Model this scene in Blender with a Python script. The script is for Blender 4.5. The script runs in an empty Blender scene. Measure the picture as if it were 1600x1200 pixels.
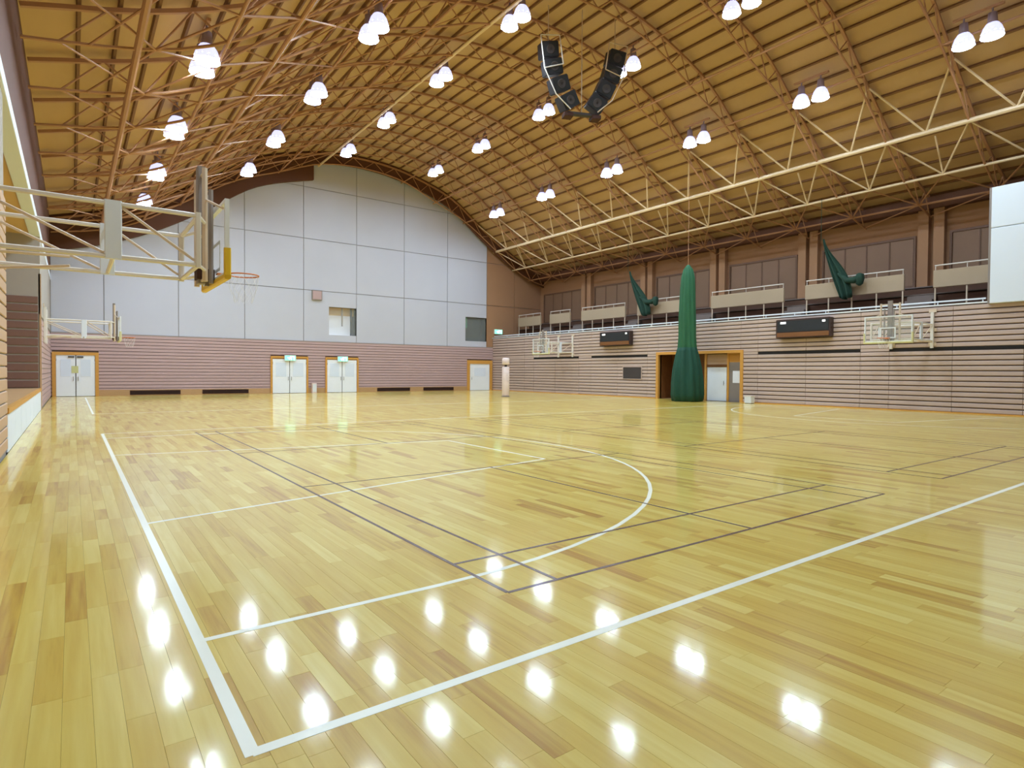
import bpy, math, random
from mathutils import Matrix, Vector
random.seed(7)
PI = math.pi
SC = bpy.context.scene
COL = SC.collection

# ------------------------------------------------------------------ camera
CAM = (-0.5826, -2.5739, 1.5642)
YAW, PITCH, ROLL, FPX = math.radians(36.302), math.radians(-1.129), math.radians(0.383), 935.7
_F = Vector((math.sin(YAW)*math.cos(PITCH), math.cos(YAW)*math.cos(PITCH), math.sin(PITCH)))
_R0 = Vector((math.cos(YAW), -math.sin(YAW), 0)); _U0 = _R0.cross(_F)
_R = _R0*math.cos(ROLL) + _U0*math.sin(ROLL); _U = -_R0*math.sin(ROLL) + _U0*math.cos(ROLL)
cam_data = bpy.data.cameras.new('camera'); cam = bpy.data.objects.new('camera', cam_data); COL.objects.link(cam)
cam_data.sensor_width = 36; cam_data.lens = FPX*36/1600; cam_data.clip_start = 0.02; cam_data.clip_end = 300
cam.matrix_world = Matrix(((_R.x, _U.x, -_F.x, CAM[0]), (_R.y, _U.y, -_F.y, CAM[1]), (_R.z, _U.z, -_F.z, CAM[2]), (0, 0, 0, 1)))
SC.camera = cam

# ------------------------------------------------------------------ world, exposure (the hall's own lamps are its only light)
world = bpy.data.worlds.new('world'); SC.world = world; world.use_nodes = True
world.node_tree.nodes['Background'].inputs[0].default_value = (0.5, 0.55, 0.6, 1)
world.node_tree.nodes['Background'].inputs[1].default_value = 0.05
SC.view_settings.view_transform = 'Standard'; SC.view_settings.look = 'None'
SC.view_settings.gamma = 1.0; SC.view_settings.use_curve_mapping = False
SC.view_settings.exposure = 0.0
SC.cycles.max_bounces = 8; SC.cycles.glossy_bounces = 3; SC.cycles.transparent_max_bounces = 6
LAMP_L = 175.0          # radiance of the lamp diffusers
LAMP_COL = (0.68, 0.87, 1.0)
REFR_L = 1.2           # glow of the acrylic refractors around the lamps

# ------------------------------------------------------------------ materials
def S(r, g, b):
    f = lambda c: (c/255/12.92 if c/255 <= 0.04045 else ((c/255+0.055)/1.055)**2.4)
    return (f(r), f(g), f(b), 1)
def mat(name, col, rough=0.6, metal=0.0, spec=0.5, noise=None, bump=None, emit=None, alpha=None, trans=0.0):
    m = bpy.data.materials.new(name); m.use_nodes = True
    nt = m.node_tree; b = nt.nodes['Principled BSDF']
    b.inputs['Base Color'].default_value = col; b.inputs['Roughness'].default_value = rough
    b.inputs['Metallic'].default_value = metal; b.inputs['Specular IOR Level'].default_value = spec
    if trans: b.inputs['Transmission Weight'].default_value = trans
    if alpha is not None: b.inputs['Alpha'].default_value = alpha
    if emit: b.inputs['Emission Color'].default_value = emit[0]; b.inputs['Emission Strength'].default_value = emit[1]
    if noise or bump:
        tc = nt.nodes.new('ShaderNodeTexCoord'); mp = nt.nodes.new('ShaderNodeMapping')
        sc = (noise or bump)[0]; mp.inputs['Scale'].default_value = sc if isinstance(sc, tuple) else (sc, sc, sc)
        nz = nt.nodes.new('ShaderNodeTexNoise'); nz.inputs['Scale'].default_value = 1; nz.inputs['Detail'].default_value = 5
        nt.links.new(tc.outputs['Object'], mp.inputs[0]); nt.links.new(mp.outputs[0], nz.inputs['Vector'])
        if noise:
            hs = nt.nodes.new('ShaderNodeMixRGB'); hs.blend_type = 'MIX'
            a = noise[1]
            hs.inputs[1].default_value = tuple(c*(1-a) for c in col[:3])+(1,)
            hs.inputs[2].default_value = tuple(min(1, c*(1+a)) for c in col[:3])+(1,)
            nt.links.new(nz.outputs['Fac'], hs.inputs[0]); nt.links.new(hs.outputs[0], b.inputs['Base Color'])
        if bump:
            bp = nt.nodes.new('ShaderNodeBump'); bp.inputs['Strength'].default_value = bump[1]; bp.inputs['Distance'].default_value = 0.02
            nt.links.new(nz.outputs['Fac'], bp.inputs['Height']); nt.links.new(bp.outputs[0], b.inputs['Normal'])
    return m
def floor_mat():
    m = bpy.data.materials.new('varnished_maple'); m.use_nodes = True; nt = m.node_tree; b = nt.nodes['Principled BSDF']
    at = nt.nodes.new('ShaderNodeAttribute'); at.attribute_name = 'tone'
    tc = nt.nodes.new('ShaderNodeTexCoord'); mp = nt.nodes.new('ShaderNodeMapping'); mp.inputs['Scale'].default_value = (22, 1.1, 1)
    ad = nt.nodes.new('ShaderNodeVectorMath'); ad.operation = 'ADD'
    cm = nt.nodes.new('ShaderNodeCombineXYZ'); ml = nt.nodes.new('ShaderNodeMath'); ml.operation = 'MULTIPLY'; ml.inputs[1].default_value = 37
    nt.links.new(at.outputs['Fac'], ml.inputs[0]); nt.links.new(ml.outputs[0], cm.inputs[2])
    nz = nt.nodes.new('ShaderNodeTexNoise'); nz.inputs['Scale'].default_value = 1.0; nz.inputs['Detail'].default_value = 6
    nt.links.new(tc.outputs['Object'], mp.inputs[0]); nt.links.new(mp.outputs[0], ad.inputs[0]); nt.links.new(cm.outputs[0], ad.inputs[1]); nt.links.new(ad.outputs[0], nz.inputs['Vector'])
    cr = nt.nodes.new('ShaderNodeValToRGB'); e = cr.color_ramp.elements
    e[0].position = 0.0; e[0].color = S(188, 141, 55); e[1].position = 1.0; e[1].color = S(237, 216, 124)
    q = e.new(0.32); q.color = S(217, 182, 79)
    q = e.new(0.65); q.color = S(226, 198, 97)
    mx = nt.nodes.new('ShaderNodeMath'); mx.operation = 'MULTIPLY_ADD'; mx.inputs[1].default_value = 0.9
    sb = nt.nodes.new('ShaderNodeMath'); sb.operation = 'SUBTRACT'; sb.inputs[1].default_value = 0.46
    nt.links.new(nz.outputs['Fac'], mx.inputs[0]); nt.links.new(at.outputs['Fac'], sb.inputs[0]); nt.links.new(sb.outputs[0], mx.inputs[2])
    nt.links.new(mx.outputs[0], cr.inputs[0]); nt.links.new(cr.outputs[0], b.inputs['Base Color'])
    b.inputs['Roughness'].default_value = 0.3; b.inputs['IOR'].default_value = 1.4; b.inputs['Specular IOR Level'].default_value = 0.25
    b.inputs['Coat Weight'].default_value = 0.7; b.inputs['Coat Roughness'].default_value = 0.085; b.inputs['Coat IOR'].default_value = 1.5
    mp2 = nt.nodes.new('ShaderNodeMapping'); mp2.inputs['Scale'].default_value = (7, 2.5, 1)
    n2 = nt.nodes.new('ShaderNodeTexNoise'); n2.inputs['Scale'].default_value = 1.0; n2.inputs['Detail'].default_value = 2
    bp = nt.nodes.new('ShaderNodeBump'); bp.inputs['Strength'].default_value = 0.012; bp.inputs['Distance'].default_value = 0.02
    nt.links.new(tc.outputs['Object'], mp2.inputs[0]); nt.links.new(mp2.outputs[0], n2.inputs['Vector']); nt.links.new(n2.outputs['Fac'], bp.inputs['Height'])
    nt.links.new(bp.outputs[0], b.inputs['Normal']); nt.links.new(bp.outputs[0], b.inputs['Coat Normal'])
    return m
M = {
 'plank': floor_mat(),
 'subfloor': mat('subfloor', S(170, 126, 60), 0.5),
 'line_white': mat('line_white', S(250, 250, 236), 0.25, noise=(3.0, 0.04)),
 'line_dark': mat('line_dark', S(104, 80, 78), 0.25, noise=(3.0, 0.06)),
 'slat': mat('slat_pinkgrey', S(192, 168, 158), 0.55, noise=((0.6, 0.6, 3), 0.08)),
 'slat_back': mat('slat_backing', S(104, 84, 76), 0.8),
 'slat_far': mat('slat_far', S(188, 158, 158), 0.6, noise=(0.4, 0.07)),
 'slat_dark': mat('slat_dark', S(126, 92, 80), 0.6, noise=((0.6, 0.6, 3), 0.08)),
 'slat_tan': mat('slat_tan', S(196, 160, 128), 0.55, noise=(1.0, 0.06)),
 'concrete': mat('concrete_panel', S(196, 195, 208), 0.85, noise=(0.35, 0.06), bump=(6.0, 0.05)),
 'concrete_joint': mat('concrete_joint', S(158, 148, 146), 0.9),
 'concrete_warm_shaded': mat('concrete_warm_shaded', S(166, 124, 92), 0.85, noise=(0.5, 0.06)),  # brown deepened so the gallery's weaker lamplight sits in the colour
 'wall_light': mat('wall_light', S(170, 160, 152), 0.8, noise=(0.5, 0.04)),
 'brown_band': mat('brown_band', S(96, 56, 34), 0.7, noise=(0.6, 0.08)),
 'deck': mat('deck_boards', S(192, 156, 112), 0.75, noise=((1.5, 0.4, 1.5), 0.07)),
 'purlin': mat('purlin', S(124, 86, 54), 0.75),
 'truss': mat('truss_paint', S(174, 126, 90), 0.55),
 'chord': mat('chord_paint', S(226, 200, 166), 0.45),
 'white_paint': mat('white_paint', S(226, 228, 232), 0.45, noise=(1.0, 0.02)),
 'white_panel': mat('white_panel', S(226, 232, 244), 0.6, noise=(0.6, 0.02)),
 'steel_white': mat('steel_white', S(226, 218, 210), 0.4),
 'cream_steel': mat('cream_steel', S(214, 192, 168), 0.45),
 'wood_frame': mat('wood_frame', S(208, 150, 70), 0.45, noise=((2, 2, 12), 0.08)),
 'wood_skirt': mat('wood_skirt', S(184, 144, 100), 0.5, noise=((1, 1, 8), 0.08)),
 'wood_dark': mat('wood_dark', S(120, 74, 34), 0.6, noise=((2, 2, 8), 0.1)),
 'vent_dark': mat('vent_dark', S(66, 34, 22), 0.8),
 'black': mat('black_gap', S(22, 14, 12), 0.8),
 'door': mat('door_white', S(240, 243, 252), 0.4, noise=(1.2, 0.02)),
 'pane': mat('door_pane', S(226, 234, 250), 0.12),
 'chrome': mat('chrome', S(190, 190, 190), 0.25, metal=1),
 'grey': mat('grey_paint', S(140, 128, 122), 0.6),
 'grey_dark': mat('grey_dark', S(60, 52, 52), 0.6),
 'speaker': mat('speaker_black', S(30, 26, 32), 0.5, noise=(4.0, 0.2)),
 'speaker_grille': mat('speaker_grille', S(30, 32, 36), 0.7),
 'board_dark': mat('display_dark', S(58, 40, 38), 0.35, noise=(2.0, 0.12)),
 'green': mat('net_green', S(36, 92, 60), 0.8, noise=((6, 6, 1.2), 0.25), bump=((9, 9, 1.0), 0.4)),
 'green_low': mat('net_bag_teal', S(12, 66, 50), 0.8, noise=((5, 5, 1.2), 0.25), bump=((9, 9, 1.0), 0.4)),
 'green_dark': mat('net_dark', S(26, 58, 44), 0.85, noise=((4, 4, 2), 0.25), bump=((7, 7, 2.0), 0.4)),
 'yellow': mat('pad_yellow', S(226, 186, 40), 0.5),
 'pale_pad': mat('pad_pale', S(214, 208, 160), 0.5),
 'orange': mat('rim_orange', S(206, 110, 40), 0.4),
 'glass': mat('clear_board', (0.9, 0.95, 0.95, 1), 0.05, alpha=0.10),
 'net_white': mat('net_white', S(235, 235, 235), 0.8),
 'window_dark': mat('window_dark', S(132, 100, 76), 0.6, noise=(0.7, 0.1)),
 'window_frame': mat('window_frame', S(108, 76, 56), 0.6),
 'room_dark': mat('room_dark', S(44, 48, 44), 0.8),
 'room_pale_glow': mat('room_pale_glow', S(214, 214, 216), 0.8, emit=((0.85, 0.9, 1, 1), 0.3)),  # slight emission stands in for light inside the room
 'room_tan': mat('room_tan', S(206, 168, 110), 0.7),
 'green_board': mat('green_board', S(60, 130, 90), 0.6),
 'tier': mat('tier_concrete', S(118, 104, 98), 0.85, noise=(0.6, 0.06)),
 'tier_shaded': mat('tier_shaded', S(84, 54, 38), 0.8, noise=(0.6, 0.1)),  # dark brown carries the shade under the parapet panels in its colour
 'parapet': mat('parapet_paint', S(176, 154, 128), 0.8, noise=(0.6, 0.05)),
 'bench': mat('bench_plank', S(136, 98, 70), 0.6),
 'lamp': mat('lamp_diffuser', (0.9, 0.95, 1, 1), 0.4, emit=(LAMP_COL+(1,), LAMP_L)),
 'refractor': mat('lamp_refractor', S(170, 160, 190), 0.3, emit=((0.62, 0.66, 1.0, 1), REFR_L)),
 'housing': mat('lamp_housing', S(150, 130, 140), 0.45),
 'exit': mat('exit_green', S(60, 200, 140), 0.4, emit=((0.25, 0.95, 0.55, 1), 1.6)),
 'exit_white': mat('exit_white', S(240, 255, 250), 0.4, emit=((0.9, 1, 0.95, 1), 2.5)),
 'notice': mat('notice_paper', S(236, 236, 244), 0.7),
 'notice_yellow': mat('notice_yellow', S(206, 206, 150), 0.7),
 'post_pink': mat('post_pad', S(228, 208, 206), 0.6),
 'spot': mat('small_indicator', (1, 1, 1, 1), 0.4, emit=((1, 1, 1, 1), 1.0)),
}

for k in ('refractor', 'exit', 'exit_white', 'spot'): M[k].cycles.emission_sampling = 'NONE'
# ------------------------------------------------------------------ helpers
def link(o, parent=None):
    COL.objects.link(o)
    if parent is not None: o.parent = parent
    return o
def tag(o, label=None, cat=None, group=None, kind=None):
    if label: o['label'] = label
    if cat: o['category'] = cat
    if group: o['group'] = group
    if kind: o['kind'] = kind
    return o
def empty(name, loc=(0, 0, 0), rz=0.0, label=None, cat=None, group=None):
    o = bpy.data.objects.new(name, None); o.empty_display_size = 0.2
    o.location = loc; o.rotation_euler = (0, 0, rz)
    return tag(link(o), label, cat, group)
class MB:
    def __init__(s): s.v = []; s.f = []
    def add(s, vs, fs):
        n = len(s.v); s.v += [tuple(v) for v in vs]; s.f += [tuple(i+n for i in f) for f in fs]; return s
    def box(s, x0, x1, y0, y1, z0, z1):
        x0, x1 = sorted((x0, x1)); y0, y1 = sorted((y0, y1)); z0, z1 = sorted((z0, z1))
        return s.add([(x0,y0,z0),(x1,y0,z0),(x1,y1,z0),(x0,y1,z0),(x0,y0,z1),(x1,y0,z1),(x1,y1,z1),(x0,y1,z1)],
                     [(0,3,2,1),(4,5,6,7),(0,1,5,4),(1,2,6,5),(2,3,7,6),(3,0,4,7)])
    def cbox(s, x0, x1, y0, y1, z0, z1, c=0.01, axis='x'):
        """box with the four edges along `axis` chamfered"""
        lo = {'x': (x0, x1), 'y': (y0, y1), 'z': (z0, z1)}
        a, b = [k for k in 'xyz' if k != axis]
        (a0, a1), (b0, b1) = lo[a], lo[b]
        ring = [(a0+c,b0),(a1-c,b0),(a1,b0+c),(a1,b1-c),(a1-c,b1),(a0+c,b1),(a0,b1-c),(a0,b0+c)]
        vs = []
        for t in lo[axis]:
            for p, q in ring:
                d = {axis: t, a: p, b: q}; vs.append((d['x'], d['y'], d['z']))
        fl = axis == 'y'
        fs = [tuple(range(7, -1, -1)), tuple(range(8, 16))]+[(i, (i+1) % 8, 8+(i+1) % 8, 8+i) for i in range(8)]
        if fl: fs = [tuple(reversed(f)) for f in fs]
        return s.add(vs, fs)
    def sweep(s, pts, r, n=6, caps=True, ry=None):
        P = [Vector(p) for p in pts]; rings = []
        for i, p in enumerate(P):
            t = (P[min(i+1, len(P)-1)]-P[max(i-1, 0)]).normalized()
            up = Vector((0, 0, 1)) if abs(t.z) < 0.95 else Vector((0, 1, 0))
            a = t.cross(up).normalized(); b = a.cross(t).normalized()
            rr = r[i] if isinstance(r, (list, tuple)) else r
            rings.append([p+a*math.cos(2*PI*k/n+PI/n)*rr+b*math.sin(2*PI*k/n+PI/n)*(ry or rr) for k in range(n)])
        vs = [v for g in rings for v in g]; fs = []
        for i in range(len(P)-1):
            for k in range(n): fs.append((i*n+k, i*n+(k+1) % n, (i+1)*n+(k+1) % n, (i+1)*n+k))
        if caps: fs += [tuple(range(n-1, -1, -1)), tuple(range((len(P)-1)*n, len(P)*n))]
        return s.add(vs, fs)
    def tube(s, a, b, r, n=8): return s.sweep([a, b], r, n)
    def lathe(s, prof, c=(0, 0, 0), n=20, fold=None, caps=True):
        vs = []; fs = []
        for i, (r, z) in enumerate(prof):
            for k in range(n):
                t = 2*PI*k/n; q = r*(1 if not fold else fold(t, z)); vs.append((c[0]+q*math.cos(t), c[1]+q*math.sin(t), c[2]+z))
        for i in range(len(prof)-1):
            for k in range(n): fs.append((i*n+k, i*n+(k+1) % n, (i+1)*n+(k+1) % n, (i+1)*n+k))
        if caps: fs += [tuple(range(n-1, -1, -1)), tuple(range((len(prof)-1)*n, len(prof)*n))]
        return s.add(vs, fs)
    def prism(s, poly, d0, d1, axis='y'):
        """poly of (u,w) extruded along axis: y -> (x,z), x -> (y,z), z -> (x,y)"""
        f = {'y': lambda u, w, d: (u, d, w), 'x': lambda u, w, d: (d, u, w), 'z': lambda u, w, d: (u, w, d)}[axis]
        n = len(poly); vs = [f(u, w, d0) for u, w in poly]+[f(u, w, d1) for u, w in poly]
        return s.add(vs, [tuple(range(n-1, -1, -1)), tuple(range(n, 2*n))]+[(i, (i+1) % n, n+(i+1) % n, n+i) for i in range(n)])
    def torus(s, c, R, r, n=24, m=8, sy=1.0):
        vs = []; fs = []
        for i in range(n):
            a = 2*PI*i/n
            for j in range(m):
                b = 2*PI*j/m; q = R+r*math.cos(b); vs.append((c[0]+q*math.cos(a), c[1]+q*math.sin(a), c[2]+r*math.sin(b)))
        for i in range(n):
            for j in range(m): fs.append((i*m+j, ((i+1) % n)*m+j, ((i+1) % n)*m+(j+1) % m, i*m+(j+1) % m))
        return s.add(vs, fs)
    def mesh(s, name, m, smooth=False):
        me = bpy.data.meshes.new(name); me.from_pydata(s.v, [], s.f); me.materials.append(M[m]); me.update()
        if smooth: me.polygons.foreach_set('use_smooth', [True]*len(me.polygons))
        return me
    def build(s, name, m, parent=None, smooth=False, loc=None):
        o = bpy.data.objects.new(name, s.mesh(name, m, smooth))
        if loc: o.location = loc
        return link(o, parent)
def B(name, m, parent, *b): return MB().box(*b).build(name, m, parent)
_unit = {}
def strut(name, a, b, r, m, parent, sides=6):
    """a round member from a to b; all members of one material share one unit mesh"""
    k = (m, sides)
    if k not in _unit: _unit[k] = MB().sweep([(0, 0, 0), (0, 0, 1)], 1.0, sides).mesh('round_member', m)
    a, b = Vector(a), Vector(b); d = b-a
    o = bpy.data.objects.new(name, _unit[k]); link(o, parent)
    o.matrix_basis = Matrix.Translation(a) @ d.to_track_quat('Z', 'Y').to_matrix().to_4x4() @ Matrix.Diagonal((r, r, d.length, 1))
    return o
def holed(mb, u0, u1, z0, z1, holes, put):
    """fill a rectangle except the holes with boxes made by put(u0,u1,z0,z1)"""
    us = sorted({u0, u1}|{min(max(h[k], u0), u1) for h in holes for k in (0, 1)})
    for a, b in zip(us, us[1:]):
        zs = [z0]
        for h in sorted(holes, key=lambda h: h[2]):
            if h[0] <= a+1e-6 and h[1] >= b-1e-6: zs += [h[2], h[3]]
        zs.append(z1)
        for c, d in zip(zs[::2], zs[1::2]):
            if d-c > 1e-4: put(mb, a, b, c, d)
def structure(o): o['kind'] = 'structure'; return o

# ------------------------------------------------------------------ dimensions (metres; court corner at the origin)
XL, XR, YN, YF = -1.55, 28.72, -3.2, 40.17     # left wall, right wall, wall behind the camera, far gable
XB = 34.0                                       # back wall of the gallery
XC = 16.8                                       # ridge line
_P = [(0, 17.3), (2, 17.2), (4, 16.85), (7.4, 15.75), (10, 14.0), (11.9, 12.75), (13.9, 11.65), (16, 10.8), (18.3, 10.15), (20, 9.6)]
_L = [(0, 16.45), (3.2, 16.1), (6.0, 15.0), (8.8, 13.85), (11.9, 11.85), (13.9, 10.5), (15.6, 9.75), (18.3, 9.2), (20, 9.0)]
def interp(T, d):
    d = abs(d)
    for i in range(len(T)-1):
        if d <= T[i+1][0]:
            (a, p), (b, q) = T[i], T[i+1]; t = (d-a)/(b-a)
            m = lambda k: 0 if k == 0 else (T[min(k+1, len(T)-1)][1]-T[k-1][1])/(T[min(k+1, len(T)-1)][0]-T[k-1][0])
            h = b-a
            return ((2*t**3-3*t*t+1)*p+(t**3-2*t*t+t)*h*m(i)+(-2*t**3+3*t*t)*q+(t**3-t*t)*h*m(i+1))
    return T[-1][1]
ceil_z = lambda x: interp(_P, x-XC)
low_z = lambda x: interp(_L, x-XC)

# ================================================================== FLOOR
floor = structure(B('floor', 'subfloor', None, XL, XR, YN, YF, -0.12, -0.006))
def project(p):
    d = Vector(p)-Vector(CAM); z = d.dot(_F)
    if z < 0.2: return None
    return (800+FPX*d.dot(_R)/z, 600-FPX*d.dot(_U)/z, z)
PW, PL = 0.115, 1.1
planks = []
ncol = int((XR-XL)/PW)
pw = (XR-XL)/ncol
for i in range(ncol):
    x0 = XL+i*pw; y = YN-random.random()*PL; pt = 0.5
    while y < YF:
        y1 = y+PL*random.choice((0.5, 0.75, 1, 1, 1))
        a, b = max(y, YN), min(y1, YF)
        t = min(1, max(0, random.gauss(0.56, 0.18))); t = t if random.random() > 0.09 else t*0.45
        if b-a > 0.02: planks.append((x0, x0+pw, a, b, t))
        y = y1
def plank_geo(mb, p):
    x0, x1, y0, y1, t = p; g, b = 0.0001, 0.0008; z = [random.uniform(-0.00003, 0.00003) for _ in range(4)]
    mb.add([(x0+g, y0+g, -0.006), (x1-g, y0+g, -0.006), (x1-g, y1-g, -0.006), (x0+g, y1-g, -0.006),
            (x0+g, y0+g, -0.0015), (x1-g, y0+g, -0.0015), (x1-g, y1-g, -0.0015), (x0+g, y1-g, -0.0015),
            (x0+b, y0+b, z[0]), (x1-b, y0+b, z[1]), (x1-b, y1-b, z[2]), (x0+b, y1-b, z[3])],
           [(0, 1, 5, 4), (1, 2, 6, 5), (2, 3, 7, 6), (3, 0, 4, 7), (4, 5, 9, 8), (5, 6, 10, 9), (6, 7, 11, 10), (7, 4, 8, 11), (8, 9, 10, 11)])
def plank_obj(name, ps):
    mb = MB(); tone = []
    for p in ps: plank_geo(mb, p); tone += [p[4]]*9
    o = mb.build(name, 'plank', floor)
    at = o.data.attributes.new('tone', 'FLOAT', 'FACE'); at.data.foreach_set('value', tone)
    return o
def plank_px(p):
    c = project(((p[0]+p[1])/2, (p[2]+p[3])/2, 0))
    if c is None or not (-40 < c[0] < 1640 and 0 < c[1] < 1260): return 0
    return (p[1]-p[0])*(p[3]-p[2])/c[2]**3
planks.sort(key=plank_px, reverse=True)
for p in planks[:300]: plank_obj('plank', [p])
tag(plank_obj('plank_field', planks[300:]), kind='stuff')

# ---- painted court lines (paint on the floor, so parts of it)
LZ = [0.0, 0.0010]
def ribbon(name, pts, w, m):
    P = [Vector((x, y, 0)) for x, y in pts]; L = []; Rr = []
    for i, p in enumerate(P):
        t = (P[min(i+1, len(P)-1)]-P[max(i-1, 0)]).normalized(); n = Vector((-t.y, t.x, 0))*w/2
        L.append(p+n); Rr.append(p-n)
    mb = MB(); k = len(P)
    vs = [(v.x, v.y, LZ[1]) for v in L+Rr]+[(v.x, v.y, LZ[0]) for v in L+Rr]
    fs = []
    for i in range(k-1):
        fs += [(k+i, k+i+1, i+1, i), (i, i+1, 2*k+i+1, 2*k+i), (3*k+i, 3*k+i+1, k+i+1, k+i)]
    fs += [(0, 2*k, 3*k, k), (k-1, 2*k-1, 4*k-1, 3*k-1)]; LZ[1] += 0.00004
    mb.add(vs, fs); return mb.build(name, m, floor)
CL = 27.5   # court length
FT = 6.3
def court(y0):
    yb, yt = y0, y0+15; c = y0+7.5; w = 0.05
    ribbon('court_line', [(0, yb-0.02), (0, yt+0.02)], 0.06, 'line_white')
    ribbon('court_line', [(CL, yb-0.02), (CL, yt+0.02)], 0.06, 'line_white')
    ribbon('court_line', [(0, yb), (CL, yb)], 0.06, 'line_white')
    ribbon('court_line', [(0, yt), (CL, yt)], 0.06, 'line_white')
    if y0 > 5: return
    for s, ox in ((1, 0), (-1, CL)):
        X = lambda x: ox+s*x
        arc = [(X(1.575+6.25*math.sin(t*PI/40)), c-6.25*math.cos(t*PI/40)) for t in range(0, 41)]
        ribbon('three_point_line', [(X(0), c-6.25)]+arc+[(X(0), c+6.25)], w, 'line_white')
        ribbon('lane_line', [(X(0), c-3.0), (X(FT), c-1.72)], w, 'line_white')
        ribbon('lane_line', [(X(0), c+3.0), (X(FT), c+1.72)], w, 'line_white')
        ribbon('free_throw_line', [(X(FT), c-1.72), (X(FT), c+1.72)], w, 'line_white')
court(0.0)
court(23.0)
def badminton(bx, by):
    w = 0.032
    for x in (0, 0.46, 5.64, 6.1): ribbon('badminton_line', [(bx+x, by), (bx+x, by+13.4)], w, 'line_dark')
    for y in (0, 0.76, 4.72, 8.68, 12.64, 13.4): ribbon('badminton_line', [(bx, by+y), (bx+6.1, by+y)], w, 'line_dark')
    ribbon('badminton_line', [(bx+3.05, by), (bx+3.05, by+4.72)], w, 'line_dark')
    ribbon('badminton_line', [(bx+3.05, by+8.68), (bx+3.05, by+13.4)], w, 'line_dark')
badminton(1.90, 0.84)
badminton(9.98, 0.84)

# ================================================================== CEILING: arched deck, purlins, trusses
XLO, XHI = XL-0.3, XB+0.35
xs = [XLO+(XHI-XLO)*i/72 for i in range(73)]
mb = MB()
vs = [(x, y, ceil_z(x)+dz) for dz in (0, 0.15) for y in (YN-0.3, YF+0.3) for x in xs]
n = len(xs); fs = []
for i in range(n-1):
    fs += [(i, n+i, n+i+1, i+1), (2*n+i, 2*n+i+1, 3*n+i+1, 3*n+i), (i, i+1, 2*n+i+1, 2*n+i), (n+i, 3*n+i, 3*n+i+1, n+i+1)]
fs += [(0, 2*n, 3*n, n), (n-1, 2*n-1, 4*n-1, 3*n-1)]
mb.add(vs, fs); ceiling = structure(mb.build('ceiling', 'deck'))
# purlins, one box each, set square to the slope
pm = MB().box(-0.04, 0.04, YN, YF, -0.11, 0.0).mesh('purlin', 'purlin')
acc = 0.0; px_, pz_ = XL+0.3, ceil_z(XL+0.3); x = px_
while x < XB-0.2:
    x += 0.02; z = ceil_z(x); acc += math.hypot(x-px_, z-pz_); px_, pz_ = x, z
    if acc >= 0.86:
        acc = 0
        o = link(bpy.data.objects.new('purlin', pm), ceiling)
        sl = (ceil_z(x+0.05)-ceil_z(x-0.05))/0.1
        o.location = (x, 0, z); o.rotation_euler = (0, -math.atan(sl), 0)
# arched trusses
ARCH_Y = [0.10+3.05*k for k in range(13)]
ARCH_Y.append(39.6)
top_z = lambda x: ceil_z(x)-0.22
node_d = [-17.6, -15.6, -13.9, -11.9, -10.35, -8.8, -7.4, -6.0, -4.6, -3.2, -1.6, 0, 1.6, 3.2, 4.6, 6.0, 7.4, 8.8, 10.35, 11.9, 13.9, 15.6, 16.9]
for y in ARCH_Y:
    axs = [XL+0.05+(XB-0.1-XL)*i/44 for i in range(45)]
    t = MB()
    t.sweep([(x, y, top_z(x)) for x in axs], 0.075, 4)
    tr = t.build('arch_truss', 'truss', ceiling)
    MB().sweep([(x, y, low_z(x)) for x in axs], 0.045, 6).build('lower_chord', 'truss', tr)
    for i in range(len(node_d)-1):
        a, b = XC+node_d[i], XC+node_d[i+1]; m_ = (a+b)/2
        strut('web_strut', (a, y, low_z(a)), (m_, y, top_z(m_)), 0.028, 'truss', tr)
        strut('web_strut', (m_, y, top_z(m_)), (b, y, low_z(b)), 0.028, 'truss', tr)
# chords running the length of the hall
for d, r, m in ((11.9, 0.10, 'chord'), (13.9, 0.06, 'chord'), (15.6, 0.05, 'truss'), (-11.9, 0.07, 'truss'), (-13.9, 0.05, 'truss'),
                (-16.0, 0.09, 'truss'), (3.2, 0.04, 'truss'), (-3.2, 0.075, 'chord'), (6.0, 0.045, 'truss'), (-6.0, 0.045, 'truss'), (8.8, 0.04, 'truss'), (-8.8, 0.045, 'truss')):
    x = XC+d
    strut('long_chord', (x, YN+0.1, low_z(x)), (x, YF-0.1, low_z(x)), r, m, ceiling, 8)
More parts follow.
